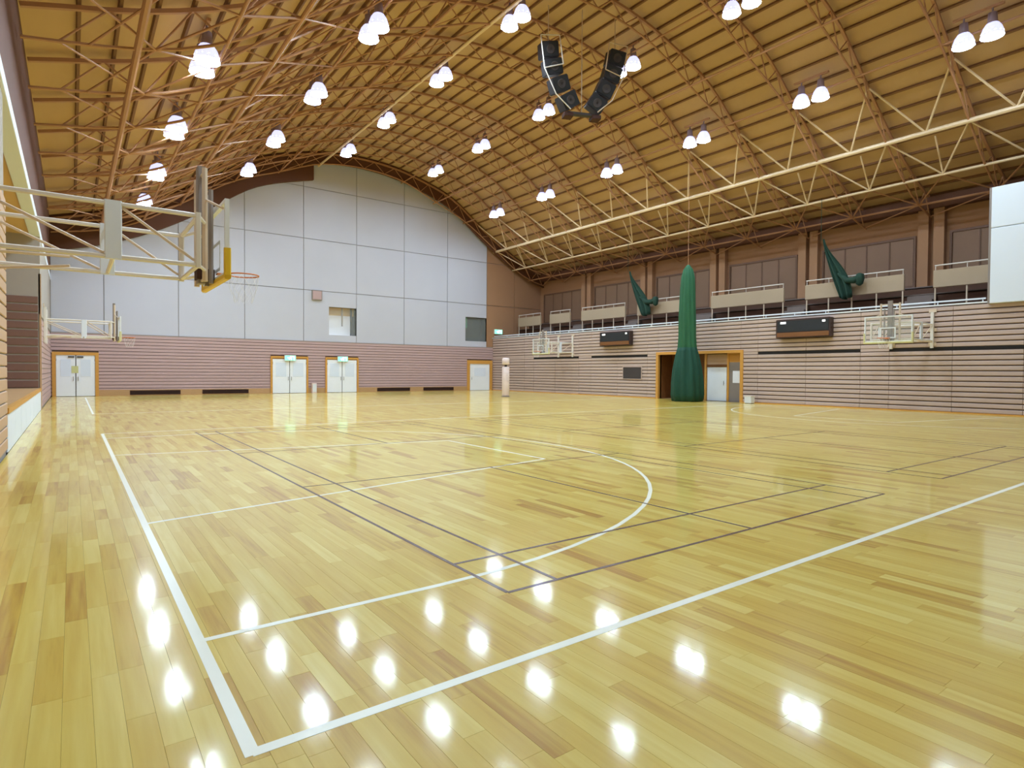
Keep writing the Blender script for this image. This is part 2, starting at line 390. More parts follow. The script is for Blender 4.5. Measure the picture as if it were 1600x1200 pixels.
# bracing between neighbouring arches along both eaves
for k in range(len(ARCH_Y)-1):
    y0, y1 = ARCH_Y[k], ARCH_Y[k+1]; ym = (y0+y1)/2
    for s in (1, -1):
        X = lambda d: XC+s*d
        L = lambda d, y: (X(d), y, low_z(X(d)))
        T = lambda d, y: (X(d), y, top_z(X(d)))
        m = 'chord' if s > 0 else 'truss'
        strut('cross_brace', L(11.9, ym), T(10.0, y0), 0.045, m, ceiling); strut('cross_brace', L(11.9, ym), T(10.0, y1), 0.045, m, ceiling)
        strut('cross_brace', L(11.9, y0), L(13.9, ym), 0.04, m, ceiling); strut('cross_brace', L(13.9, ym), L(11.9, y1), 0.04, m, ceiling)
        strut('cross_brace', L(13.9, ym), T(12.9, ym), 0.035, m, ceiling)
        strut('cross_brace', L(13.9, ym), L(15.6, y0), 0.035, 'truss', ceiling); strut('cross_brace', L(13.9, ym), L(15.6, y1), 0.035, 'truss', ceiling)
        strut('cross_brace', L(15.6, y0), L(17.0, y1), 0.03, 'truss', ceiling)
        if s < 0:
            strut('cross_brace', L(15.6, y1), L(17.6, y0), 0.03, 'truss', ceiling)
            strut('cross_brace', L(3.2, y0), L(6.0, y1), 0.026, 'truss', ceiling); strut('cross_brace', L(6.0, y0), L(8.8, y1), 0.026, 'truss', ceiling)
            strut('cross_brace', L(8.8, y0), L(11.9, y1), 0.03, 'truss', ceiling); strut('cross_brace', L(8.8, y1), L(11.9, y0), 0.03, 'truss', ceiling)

# ================================================================== FAR GABLE WALL
HD = 3.66
gx = [XL+(XB-XL)*i/60 for i in range(61)]
structure(MB().prism([(x, ceil_z(x)-0.85-0.25*max(0, (x-XC)/12)) for x in gx]+[(x, ceil_z(x)) for x in reversed(gx)], YF-0.5, YF-0.3).build('trim_1', 'brown_band'))
hx = [XL+(13.2-XL)*i/24 for i in range(25)]
structure(MB().prism([(x, ceil_z(x)-1.95) for x in hx]+[(x, ceil_z(x)-0.6) for x in reversed(hx)], YF-0.3, YF-0.01).build('trim_2', 'brown_band'))
PX = [XL]+[0.95+3.875*k for k in range(8)]+[31.0, XB]
PZ = [HD, 7.28, 10.9, 14.5, 18.0]
WIN = [(14.38, 16.45, 4.17, 6.2), (25.95, 28.06, 4.16, 6.17)]
mb = MB()
holed(mb, XLO, XHI, -0.12, 10.0, WIN, lambda m, a, b, c, d: m.box(a, b, YF+0.06, YF+0.36, c, d))
mb.prism([(x, 10.0) for x in (XLO, XHI)]+[(x, ceil_z(x)+0.08) for x in reversed(xs)], YF+0.06, YF+0.36)
wall_far = structure(mb.build('wall_far', 'concrete_joint'))
J = 0.02
for i in range(len(PX)-1):
    for j in range(4):
        a, b, c, d = PX[i]+J, PX[i+1]-J, PZ[j]+J, PZ[j+1]-J
        k = 9; top = [min(d, ceil_z(a+(b-a)*t/k)-0.02) for t in range(k+1)]
        if max(top) < c+0.1: continue
        w = [h for h in WIN if h[0] < b and h[1] > a and j == 0]
        if w:
            h = w[0]
            poly = [(a, c), (b, c), (b, h[2]), (h[0], h[2]), (h[0], h[3]), (b, h[3]), (b, d), (a, d)]
        elif min(top) >= d-1e-6: poly = [(a, c), (b, c), (b, d), (a, d)]
        else:
            poly = [(a, c), (b, c)]
            for t in range(k, -1, -1):
                z = max(top[t], c+0.005); poly.append((a+(b-a)*t/k, z))
        MB().prism(poly, YF, YF+0.06).build('concrete_panel', 'concrete' if PX[i] < 28 else 'concrete_warm_shaded', wall_far)  # panels at the gallery end get their shadow from the browner colour
# dado of narrow horizontal slats: too fine to tell apart from here
DOORS = [(-1.5, 0.68, 2.55), (10.33, 12.87, 2.56), (14.1, 16.58, 2.56), (26.1, 28.62, 2.55)]
mb = MB(); pitch = 0.2
for k in range(int(HD/pitch)):
    z0 = k*pitch+0.06; z1 = z0+0.17
    cuts = [XL]
    for a, b, h in DOORS:
        if z0 < h: cuts += [a, b]
    cuts.append(XR)
    for a, b in zip(cuts[::2], cuts[1::2]):
        if b-a > 0.05: mb.box(a, b, YF-0.035, YF+0.06, z0, min(z1, HD))
tag(mb.build('dado_slats', 'slat_far', wall_far), kind='stuff')
B('dado_backing', 'slat_back', wall_far, XL, XR, YF+0.02, YF+0.06, 0, HD)
tag(B('dado_cap', 'concrete_joint', wall_far, XL, XR, YF-0.05, YF+0.06, HD-0.03, HD+0.03))
# skirting of the far wall, between the doors
base = empty('baseboard_far'); structure(base)
edges = [XL]+[v for a, b, h in DOORS for v in (a, b)]+[XR]
for a, b in zip(edges[::2], edges[1::2]):
    if b-a > 0.1: B('skirting_board', 'wood_skirt', base, a, b, YF-0.06, YF-0.03, 0, 0.36)
for q, (a, b) in enumerate([(2.22, 4.91), (6.14, 8.92), (18.08, 20.82), (22.0, 24.78)]):
    v = empty('floor_vent', ((a+b)/2, YF-0.06, 0.05), 0, ['long dark low vent on far wall, nearest the left-hand double doors',
        'long dark low vent on far wall, just left of the twin exit doors', 'long dark low vent on far wall, just right of the twin exit doors',
        'long dark low vent on far wall, nearest the single corner door'][q], 'vent', 'low vents along the far wall')
    h = (b-a)/2
    f = MB(); f.box(-h, h, -0.03, 0, 0, 0.03).box(-h, h, -0.03, 0, 0.23, 0.26).box(-h, -h+0.04, -0.03, 0, 0.03, 0.23).box(h-0.04, h, -0.03, 0, 0.03, 0.23)
    f.build('vent_frame', 'vent_dark', v)
    B('vent_back', 'black', v, -h+0.04, h-0.04, -0.008, -0.002, 0.03, 0.23)
    sm = MB()
    for k in range(3): sm = MB().box(-h+0.04, h-0.04, -0.025, -0.012, 0.06+k*0.06, 0.085+k*0.06); sm.build('louvre', 'vent_dark', v)
# windows high in the gable
def deep_window(name, w, back, sill, extra):
    a, b, c, d = w; y = YF+0.06
    o = empty(name, (0, 0, 0)); structure(o)
    B('reveal', 'room_tan' if extra else 'grey_dark', o, a, b, y, y+0.9, d, d+0.04)
    B('reveal', sill, o, a, b, y, y+0.9, c-0.04, c)
    B('reveal', sill, o, a-0.04, a, y, y+0.9, c, d); B('reveal', 'grey_dark', o, b, b+0.04, y, y+0.9, c, d)
    B('room_back', back, o, a, b, y+0.9, y+0.94, c, d)
    B('mullion', 'grey_dark' if extra else 'green_board', o, b-0.32 if extra else a+0.02, b-0.2 if extra else a+0.4, y+0.3, y+0.4, c if extra else c+1.1, d)
    if extra:
        B('lintel', 'room_tan', o, a, b, y+0.5, y+0.6, d-0.55, d); B('mullion', 'concrete_joint', o, b-0.95, b-0.83, y+0.45, y+0.5, c+0.7, d)
    MB().box(a, b, y+0.08, y+0.09, c, d).build('pane', 'glass', o)
    return o
deep_window('window_1', WIN[0], 'room_pale_glow', 'room_pale_glow', True)
deep_window('window_2', WIN[1], 'room_dark', 'grey_dark', False)
wb = empty('wall_speaker', (13.5, YF, 6.6), 0, 'small square grey grille box high on the pale gable wall', 'speaker')
MB().cbox(-0.36, 0.36, -0.12, 0, 0, 0.7, 0.02, 'y').build('cabinet', 'grey', wb)
B('grille', 'slat_far', wb, -0.3, 0.3, -0.135, -0.12, 0.06, 0.64)

def double_door(name, x0, x1, h, htop, y, dark_closer=False):
    o = empty(name, (0, 0, 0)); structure(o); fw = 0.17 if dark_closer else 0.12
    f = MB(); f.box(x0, x0+fw, y-0.12, y+0.05, 0, htop).box(x1-fw, x1, y-0.12, y+0.05, 0, htop).box(x0+fw, x1-fw, y-0.12, y+0.05, htop-fw, htop)
    f.build('door_frame', 'wood_frame', o)
    if htop-fw-h > 0.04: B('transom', 'wood_skirt', o, x0+fw, x1-fw, y-0.06, y-0.02, h, htop-fw)
    xm = (x0+x1)/2
    for a, b, s in ((x0+fw, xm-0.01, 1), (xm+0.01, x1-fw, -1)):
        lf = MB().cbox(a+0.01, b-0.01, y-0.075, y-0.03, 0.02, h, 0.008, 'z').build('door_leaf', 'door', o)
        B('door_pane', 'pane', lf, a+0.22, b-0.22, y-0.085, y-0.075, 1.15, h-0.25)
        hx = b-0.1 if s > 0 else a+0.1
        MB().tube((hx, y-0.13, 0.9), (hx, y-0.13, 1.15), 0.015).box(hx-0.012, hx+0.012, y-0.13, y-0.075, 0.91, 0.94).box(hx-0.012, hx+0.012, y-0.13, y-0.075, 1.11, 1.14).build('door_handle', 'chrome', lf)
        B('hinge', 'chrome', lf, (a if s > 0 else b-0.03), (a+0.03 if s > 0 else b), y-0.082, y-0.075, h-0.35, h-0.2)
        if dark_closer: B('door_closer', 'grey_dark', lf, (b-0.35 if s > 0 else a+0.05), (b-0.05 if s > 0 else a+0.35), y-0.13, y-0.075, h-0.14, h-0.07)
    if dark_closer: B('notice', 'notice_yellow', o, xm-0.2, xm+0.12, y-0.092, y-0.086, 1.35, 1.75)
    return o
for q, (a, b, h) in enumerate(DOORS[:3]):
    double_door(f'door_{q+1}', a, b, h-0.2 if q else h-0.17, h, YF, q == 0)
# the single door in the far corner
o = empty('door_4'); structure(o); a, b, h = DOORS[3]
f = MB(); f.box(a, a+0.25, YF-0.12, YF+0.05, 0, h).box(b-0.25, b, YF-0.12, YF+0.05, 0, h).box(a+0.25, b-0.25, YF-0.12, YF+0.05, h-0.3, h); f.build('door_frame', 'wood_frame', o)
lf = MB().cbox(a+0.27, b-0.27, YF-0.075, YF-0.03, 0.02, h-0.3, 0.008, 'z').build('door_leaf', 'door', o)
B('door_pane', 'pane', lf, a+0.7, b-0.7, YF-0.085, YF-0.075, 1.2, 1.9)
MB().tube((a+0.42, YF-0.13, 0.9), (a+0.42, YF-0.13, 1.15), 0.015).box(a+0.41, a+0.43, YF-0.13, YF-0.075, 1.0, 1.05).build('door_handle', 'chrome', lf)
def exit_sign(loc, rz, label, s=1.0):
    e = empty('exit_sign', loc, rz, label, 'exit sign', 'green exit signs')
    MB().cbox(-0.38*s, 0.38*s, -0.1, 0, -0.19*s, 0.19*s, 0.015, 'y').build('sign_case', 'white_paint', e)
    B('sign_face', 'exit', e, -0.35*s, 0.35*s, -0.108, -0.1, -0.16*s, 0.16*s)
    pg = MB(); pg.box(0.05*s, 0.09*s, -0.114, -0.108, -0.12*s, 0.12*s).box(0.23*s, 0.27*s, -0.114, -0.108, -0.12*s, 0.12*s).box(0.09*s, 0.23*s, -0.114, -0.108, 0.08*s, 0.12*s)
    pg.prism([(-0.1*s, -0.12*s), (-0.05*s, -0.1*s), (0.0, 0.03*s), (-0.02*s, 0.07*s), (-0.1*s, 0.04*s), (-0.2*s, 0.02*s), (-0.19*s, -0.02*s), (-0.1*s, 0.0)], -0.114, -0.108)
    pg.lathe([(0.001, -0.03*s), (0.03*s, 0), (0.001, 0.03*s)], (0.01*s, -0.111, 0.105*s), 8)
    pg.build('pictogram', 'exit_white', e)
exit_sign((11.6, YF-0.13, 2.44), 0, 'lit green exit sign over the left of the twin double doors')
exit_sign((15.34, YF-0.13, 2.44), 0, 'lit green exit sign over the right of the twin double doors')

# ================================================================== LEFT WALL, RECESS AND STAGE
Y0S, Y1S, ZS, ZH = 11.9, 26.6, 0.83, 6.7
mb = MB(); mb.box(XL-0.3, XL-0.03, YN-0.3, Y0S, -0.12, ZH); mb.box(XL-0.3, XL, Y1S, YF+0.06, HD, ZH); mb.box(XL-0.3, XL-0.03, Y1S, YF+0.06, -0.12, HD)
mb.box(-6.3, -6.0, Y0S-0.3, Y1S+0.3, -0.12, ZH+0.3); mb.box(-6.0, XL-0.3, Y0S-0.3, Y0S, -0.12, ZH+0.3)
mb.box(-6.0, XL-0.3, Y1S, Y1S+0.3, -0.12, ZH+0.3)
wall_left = structure(mb.build('wall_left', 'wall_light'))
B('upper_band', 'brown_band', wall_left, XL-0.3, XL, YN-0.3, YF+0.06, ZH+0.2, 10.25)
MB().cbox(XL-0.3, XL+0.02, YN, YF, ZH-0.1, ZH+0.2, 0.01, 'y').build('lintel_beam', 'white_panel', wall_left)
B('recess_soffit', 'room_tan', wall_left, -6.0, XL-0.3, Y0S, Y1S, ZH-0.05, ZH+0.1)
B('corner_post', 'slat_tan', wall_left, XL-0.05, XL+0.03, Y1S, Y1S+0.12, 0.0, 5.2)
rows = 21
tan = MB().cbox(XL-0.03, XL, -1.47, 1.47, 0.0, 0.195, 0.012, 'y').mesh('wall_slat', 'slat_tan')
for s in range(3):
    for k in range(rows):
        o = link(bpy.data.objects.new('wall_slat', tan), wall_left); o.location = (0, Y0S-1.5-3.0*s, 0.08+0.22*k)
tan2 = MB()
for k in range(16): tan2.box(XL-0.03, XL, Y1S+0.14, YF, 0.06+0.22*k, 0.06+0.22*k+0.19)
tag(tan2.build('dado_slats', 'slat_far', wall_left), kind='stuff')
dk = MB().cbox(-2.18, 2.18, -0.04, 0, 0, 0.26, 0.015, 'x').mesh('wall_slat', 'slat_dark')
for k in range(11):
    o = link(bpy.data.objects.new('wall_slat', dk), wall_left); o.location = (-3.8, Y1S, ZS+0.03+0.32*k)
stage = structure(MB().box(-6.0, XL-0.02, Y0S, Y1S, ZS-0.12, ZS).build('stage', 'wood_skirt'))
B('stage_nosing', 'wood_frame', stage, XL-0.06, XL+0.02, Y0S, Y1S, ZS-0.1, ZS+0.005)
fp = MB().cbox(XL-0.03, XL, -0.905, 0.905, 0.0, ZS-0.12, 0.01, 'z').mesh('fascia_panel', 'white_panel')
for k in range(8):
    o = link(bpy.data.objects.new('fascia_panel', fp), stage); o.location = (0, Y0S+0.92+1.837*k, 0.01)
B('stage_back', 'grey', stage, XL-0.1, XL-0.04, Y0S, Y1S, 0, ZS-0.12)

# near wall behind the camera
wall_near = structure(MB().prism([(XLO, -0.12), (XHI, -0.12)]+[(x, ceil_z(x)+0.08) for x in reversed(xs)], YN-0.3, YN).build('wall_near', 'wall_light'))

# ================================================================== RIGHT WALL AND GALLERY
DY0, DY1, DZ = 16.3, 21.97, 2.74
mb = MB()
holed(mb, YN-0.3, YF+0.06, -0.12, 4.1, [(DY0, DY1, 0.0, DZ)], lambda m, a, b, c, d: m.box(XR, XR+0.25, a, b, c, d))
wall_right = structure(mb.build('wall_right', 'slat_back'))
B('parapet', 'slat_back', wall_right, XR, XR+0.25, YN, YF, 4.1, 4.46)
B('parapet_cap', 'white_paint', wall_right, XR-0.06, XR+0.3, YN, YF, 4.45, 4.51)
SL = [(-3.1, 2.85), (2.85, 4.3), (4.3, 6.6), (6.6, 8.97), (8.97, 10.18), (10.18, 12.72), (12.72, 15.29), (15.29, 16.3), (16.3, 19.1), (19.1, 21.97), (21.97, 22.85), (22.85, 25.4), (25.4, 27.9), (27.9, 29.2)]
FARSL = [(29.2, 31.8), (31.8, 34.4), (34.4, 35.6), (35.6, 38.0), (38.0, 40.1)]
SLIT = [(4.3, 8.97), (-3.1, 4.3), (10.18, 15.29), (22.85, 27.9), (29.2, 34.4)]
slz = [0.05+0.2145*k for k in range(12)]+[2.74+0.2145*k for k in range(8)]
_bm = {}
def board(a, b):
    k = round(b-a, 3)
    if k not in _bm: _bm[k] = MB().cbox(-0.04, 0, 0.008, b-a-0.008, 0, 0.165, 0.018, 'y').mesh('wall_board', 'slat')
    return _bm[k]
for a, b in SL:
    for z in slz:
        if a >= DY0-0.01 and b <= DY1+0.01 and z < DZ: continue
        o = link(bpy.data.objects.new('wall_board', board(a, b)), wall_right); o.location = (XR, a, z)
mb = MB()
for a, b in FARSL:
    for z in slz: mb.box(XR-0.04, XR, a+0.01, b-0.01, z, z+0.165)
tag(mb.build('wall_boards_far', 'slat', wall_right), kind='stuff')
for a, b in SL+FARSL:
    if any(s[0]-0.01 <= a and b <= s[1]+0.01 for s in SLIT): B('slit', 'black', wall_right, XR-0.032, XR, a, b, 2.60, 2.735)
    elif not (a >= DY0-0.01 and b <= DY1+0.01): B('wall_board', 'slat', wall_right, XR-0.04, XR, a+0.008, b-0.008, 2.61, 2.73)
MB().box(XR-0.07, XR-0.04, YN, DY0-0.2, 0, 0.05).build('skirting_board', 'wood_frame', wall_right)
MB().box(XR-0.07, XR-0.04, DY1+0.2, YF-0.15, 0, 0.05).build('skirting_board', 'wood_frame', wall_right)
# entrance recess with the white door
o = empty('door_5'); structure(o); XD = XR+1.3
f = MB(); f.box(XR-0.08, XR+0.1, DY0-0.16, DY0+0.02, 0, DZ+0.12).box(XR-0.08, XR+0.1, DY1-0.02, DY1+0.16, 0, DZ+0.12).box(XR-0.08, XR+0.1, DY0+0.02, DY1-0.02, DZ-0.04, DZ+0.12)
f.build('door_frame', 'wood_frame', o)
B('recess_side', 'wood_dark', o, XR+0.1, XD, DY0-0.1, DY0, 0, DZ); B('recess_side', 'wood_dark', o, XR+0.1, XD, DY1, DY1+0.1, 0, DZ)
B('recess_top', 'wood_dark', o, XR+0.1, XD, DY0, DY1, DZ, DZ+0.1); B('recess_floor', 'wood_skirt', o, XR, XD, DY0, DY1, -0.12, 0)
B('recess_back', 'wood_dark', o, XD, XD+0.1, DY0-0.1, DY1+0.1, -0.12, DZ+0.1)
# the white door stands in a flush screen at the right of the recess
lf = MB().cbox(XR+0.24, XR+0.29, 17.35, 18.62, 0.02, 1.93, 0.008, 'z').build('door_leaf', 'door', o)
MB().tube((XR+0.19, 17.5, 0.9), (XR+0.19, 17.5, 1.15), 0.016).box(XR+0.19, XR+0.24, 17.49, 17.51, 1.0, 1.04).build('door_handle', 'chrome', lf)
B('door_head', 'wood_dark', o, XR+0.22, XR+0.34, 17.2, 18.75, 1.93, 2.08)
B('transom_pane', 'slat_tan', o, XR+0.26, XR+0.30, 17.3, 18.65, 2.08, 2.66)
B('door_post', 'wood_frame', o, XR+0.2, XR+0.34, 18.65, 18.78, 0, DZ-0.04); B('door_post', 'wood_frame', o, XR+0.2, XR+0.34, 17.18, 17.3, 0, DZ-0.04)
B('side_panel', 'grey', o, XR+0.24, XR+0.3, DY0, 17.18, 0, 2.2); B('side_panel_head', 'wood_frame', o, XR+0.24, XR+0.3, DY0, 17.18, 2.2, DZ)
B('notice', 'notice', o, XR+0.225, XR+0.238, 16.52, 16.95, 1.05, 1.72)
hb = empty('wall_hatch', (XR-0.04, 24.1, 1.15), 0, 'small dark rectangular hatch low on the slatted wall left of the green net', 'hatch')
B('hatch_panel', 'grey_dark', hb, -0.02, 0, -0.78, 0.78, 0.03, 0.80)
f = MB(); f.box(-0.04, 0, -0.82, 0.82, 0, 0.04).box(-0.04, 0, -0.82, 0.82, 0.79, 0.83).box(-0.04, 0, -0.82, -0.78, 0.04, 0.79).box(-0.04, 0, 0.78, 0.82, 0.04, 0.79)
f.build('hatch_frame', 'slat', hb)
# dark boards hung below the rail
for q, (y, lab) in enumerate([(12.75, 'long dark board hung under the rail, left of the near right hoop'), (25.4, 'long dark board hung under the rail, above the small dark hatch')]):
    t = empty('display_board', (XR-0.075, y, 3.38), 0, lab, 'board', 'dark boards under the gallery rail')
    MB().cbox(-0.3, 0, -1.36, 1.36, 0.0, 0.92, 0.03, 'x').build('board_case', 'board_dark', t)
    B('board_face', 'speaker_grille', t, -0.315, -0.3, -1.28, 1.28, 0.30, 0.84)
    B('lower_glow', 'wood_dark', t, -0.33, -0.3, -1.3, 1.3, 0.04, 0.26)  # brown strip stands in for a glow along the board's lower edge
    for yy in (1.05, 0.9, -1.05): B('indicator', 'spot', t, -0.325, -0.315, yy-0.07, yy+0.07, 0.70, 0.80)
# rail along the top of the parapet
rail = empty('gallery_rail', (XR+0.1, 0, 4.51), 0, 'long white tubular rail along the top of the right-hand gallery parapet', 'railing')
MB().tube((0, 5.55, 0.13), (0, YF-0.1, 0.13), 0.035).build('handrail', 'white_paint', rail)
for k in range(22): strut('rail_post', (0, 5.65+1.55*k, 0), (0, 5.65+1.55*k, 0.13), 0.02, 'white_paint', rail)
# gallery floor, tiers and stairs
gal = structure(B('floor_gallery', 'tier', None, XR+0.25, XB, YN, YF, 3.95, 4.1))
B('tier_riser', 'tier_shaded', gal, 31.5, 31.6, YN, YF, 4.1, 5.3)
B('tier_tread', 'tier', gal, 31.5, XB, YN, YF, 5.25, 5.35)
B('tier_riser', 'tier_shaded', gal, 32.7, 32.8, YN, YF, 5.35, 5.8)
B('tier_tread', 'tier', gal, 32.7, XB, YN, YF, 5.75, 5.85)
SEG = [(-2.5, 2.0), (3.2, 8.1), (9.3, 14.0), (15.2, 19.85), (22.0, 25.78), (26.92, 31.42), (32.72, 35.2), (36.4, 39.5)]
for a, b in zip([s[1] for s in SEG], [s[0] for s in SEG[1:]]):
    for k in range(5): B('stair_step', 'tier', gal, 30.1+0.28*k, 31.52, a+0.05, b-0.05, 4.1, 4.33+0.23*k)
names = ['first', 'second', 'third', 'fourth', 'fifth', 'sixth', 'seventh', 'eighth']
for q, (a, b) in enumerate(SEG):
    t = empty('seat_parapet', (30.95, (a+b)/2, 4.1), 0, f'pale gallery parapet panel behind the rail, {names[len(SEG)-1-q]} from the far gable wall', 'parapet', 'gallery parapet panels')
    h = (b-a)/2
    MB().cbox(0, 0.12, -h, h, 1.42, 2.2, 0.02, 'y').build('panel', 'parapet', t)
    MB().tube((0.06, -h+0.03, 2.42), (0.06, h-0.03, 2.42), 0.03).build('top_rail', 'steel_white', t)
    k = max(2, int(round((b-a)/1.15)))
    for i in range(k+1):
        yy = -h+0.06+(2*h-0.12)*i/k
        strut('panel_post', (0.06, yy, 0), (0.06, yy, 1.42), 0.035, 'cream_steel', t)
        strut('rail_post', (0.06, yy, 2.2), (0.06, yy, 2.42), 0.015, 'steel_white', t)
    bn = empty('spectator_bench', (30.3, (a+b)/2, 4.1), 0, f'dark wooden gallery bench below the parapet panel, {names[len(SEG)-1-q]} from the far gable wall', 'bench', 'gallery benches')
    B('bench_seat', 'bench', bn, -0.18, 0.22, -h, h, 0.40, 0.45)
    for i in range(4):
        yy = -h+0.3+(2*h-0.6)*i/3
        MB().prism([(-0.15, 0), (-0.09, 0), (-0.07, 0.4), (-0.13, 0.4)], yy-0.03, yy+0.03).prism([(0.15, 0), (0.2, 0), (0.18, 0.4), (0.12, 0.4)], yy-0.03, yy+0.03).box(-0.1, 0.15, yy-0.02, yy+0.02, 0.3, 0.36).build('bench_leg', 'tier_shaded', bn)
# back wall of the gallery with pilaster pairs and dark windows
wall_back = structure(B('wall_gallery', 'concrete_warm_shaded', None, XB, XB+0.3, YN-0.3, YF+0.06, 3.9, 10.4))
PY = [3.05, 9.15, 15.3, 21.3, 27.35, 33.8]
for y in PY:
    for a, b in ((y+0.12, y+0.58), (y-0.55, y-0.1)): B('pilaster', 'concrete_warm_shaded', wall_back, XB-0.35, XB, a, b, 5.85, 10.2)
B('lintel', 'brown_band', wall_back, XB-0.5, XB, YN, YF, 9.75, 10.35)
for q, (a, b) in enumerate([(3.8, 8.45), (9.9, 14.6), (16.05, 20.6), (22.05, 26.65), (28.1, 33.1), (34.55, 39.6)]):
    w = empty(f'window_{q+3}'); structure(w)
    f = MB(); f.box(XB-0.1, XB, a, b, 8.5, 8.6).box(XB-0.1, XB, a, b, 6.0, 6.1).box(XB-0.1, XB, a, a+0.1, 6.1, 8.5).box(XB-0.1, XB, b-0.1, b, 6.1, 8.5); f.build('window_frame', 'window_frame', w)
    for k in range(4):
        c0 = a+0.1+(b-a-0.2)*k/4; c1 = a+0.1+(b-a-0.2)*(k+1)/4
        B('pane', 'window_dark', w, XB-0.05, XB-0.02, c0+0.03, c1-0.03, 6.1, 8.5)
        if k: B('mullion', 'window_frame', w, XB-0.08, XB, c0-0.03, c0+0.03, 6.1, 8.5)
wp = empty('white_panel', (XR-0.24, 2.1, 4.37), 0, 'large blank white panel standing above the rail at the right edge', 'panel')
MB().cbox(0, 0.16, -3.2, 3.24, 0.02, 2.95, 0.02, 'y').build('lower_sheet', 'white_panel', wp)
MB().cbox(0, 0.16, -3.2, 3.24, 2.97, 4.55, 0.02, 'y').build('upper_sheet', 'white_panel', wp)
B('shaded_edge', 'grey', wp, 0.02, 0.5, 3.24, 3.32, 0.02, 4.55); B('back_frame', 'grey', wp, 0.16, 0.5, -3.2, 3.24, 0.02, 4.5)  # grey edge puts the panel's shaded left side into the colour
exit_sign((XR+0.5, YF-0.06, 5.05), 0, 'lit green exit sign at the far end of the gallery', 1.1)

# ================================================================== LAMPS
def build_lamp():
    t = empty('high_bay_lamp')
    MB().box(-0.05, 0.05, -0.75, 0.75, 1.02, 1.10).build('mounting_bar', 'truss', t)
    for s in (-1, 1):
        y = s*0.42
        h = MB(); h.lathe([(0.03, 1.02), (0.03, 0.86), (0.13, 0.84), (0.15, 0.55), (0.19, 0.46)], (0, y, 0), 14, caps=False).build('ballast_housing', 'housing', t, True)
        MB().lathe([(0.19, 0.46), (0.27, 0.34), (0.33, 0.16), (0.345, 0.03)], (0, y, 0), 18, caps=False).build('refractor', 'refractor', t, True)
        MB().lathe([(0.335, 0.13), (0.22, 0.06), (0.005, 0.03)], (0, y, 0), 12, caps=False).build('diffuser', 'lamp', t, True)
    return t
def copy_tree(o, parent=None):
    c = o.copy(); COL.objects.link(c); c.parent = parent
    for ch in o.children: copy_tree(ch, c)
    return c
proto = build_lamp(); first = True
ROWS = [(2.56, 10.3, 'the row beside the left wall'), (7.75, 13.0, 'the second row from left'), (13.75, 15.45, 'the middle row'),
        (20.1, 15.45, 'the row by the speaker cluster'), (25.35, 13.35, 'the row nearest the gallery')]
LY = [5.0, 10.95, 16.85, 22.85, 29.0, 34.8]
for x, z, rn in ROWS:
    for k, y in enumerate(LY):
        o = proto if first else copy_tree(proto); first = False
        o.location = (x, y, z); o['category'] = 'ceiling lamp'; o['group'] = 'twin high-bay lamps'
        o['label'] = f'bright twin ceiling lamp in {rn}, {names[5-k]} from the far wall'

# ================================================================== SPEAKER CLUSTER
cl = empty('speaker_cluster', (17.1, 16.6, 12.35), -0.4, 'V-shaped cluster of black loudspeakers hung from the roof near the ridge', 'speakers')
cl.scale = (0.86, 0.86, 0.86)
for s in (-1, 1):
    path = [(1.75, 3.35, 0.15), (1.55, 2.55, 0.25), (1.2, 1.75, 0.4), (0.75, 1.0, 0.55)]
    for q, (px, pz, tilt) in enumerate(path):
        g = MB().cbox(-0.42, 0.42, -0.38, 0.38, -0.36, 0.36, 0.05, 'y').build('speaker_cabinet', 'speaker', cl)
        g.location = (s*px-0.0, 0, pz-0.1); g.rotation_euler = (0.25, s*tilt, 0)
        gr = MB().cbox(-0.36, 0.36, -0.405, -0.38, -0.30, 0.30, 0.03, 'y').build('grille', 'speaker_grille', g)
        MB().lathe([(0.22, 0), (0.2, 0.015), (0.07, 0.0)], (0, 0, 0), 14).build('horn', 'grey_dark', g).matrix_basis = Matrix.Translation((0, -0.41, 0)) @ Matrix.Rotation(PI/2, 4, 'X')
    fr = [(s*2.25, -0.42, 3.75), (s*2.05, -0.42, 2.2), (s*1.45, -0.42, 1.0), (s*0.7, -0.42, 0.35)]
    MB().sweep(fr, 0.03, 6).build('side_rail', 'steel_white' if s < 0 else 'cream_steel', cl)
    for a_, b_ in (((s*2.25, -0.42, 3.75), (s*1.3, -0.42, 3.85)), ((s*1.3, -0.42, 3.85), (s*1.1, -0.42, 2.5)), ((s*2.05, -0.42, 2.2), (s*1.1, -0.42, 2.5))):
        strut('frame_bar', a_, b_, 0.03, 'steel_white' if s < 0 else 'cream_steel', cl)
    zt = (top_z(17.1+s*1.4)-12.35)/0.86
    strut('hanger', (s*1.75, 0, 3.6), (s*1.75, 0, zt), 0.02, 'cream_steel', cl)
MB().cbox(-0.75, 0.75, -0.12, 0.12, 0.25, 0.40, 0.02, 'x').build('bottom_bar', 'grey_dark', cl)
MB().cbox(-0.95, -0.5, -0.25, 0.25, 0.1, 0.3, 0.02, 'x').build('clamp', 'vent_dark', cl)
MB().cbox(0.5, 0.95, -0.25, 0.25, 0.1, 0.3, 0.02, 'x').build('clamp', 'vent_dark', cl)
strut('hanger', (0, 0, 0.4), (0, 0, (top_z(17.1)-12.35)/0.86), 0.025, 'cream_steel', cl)

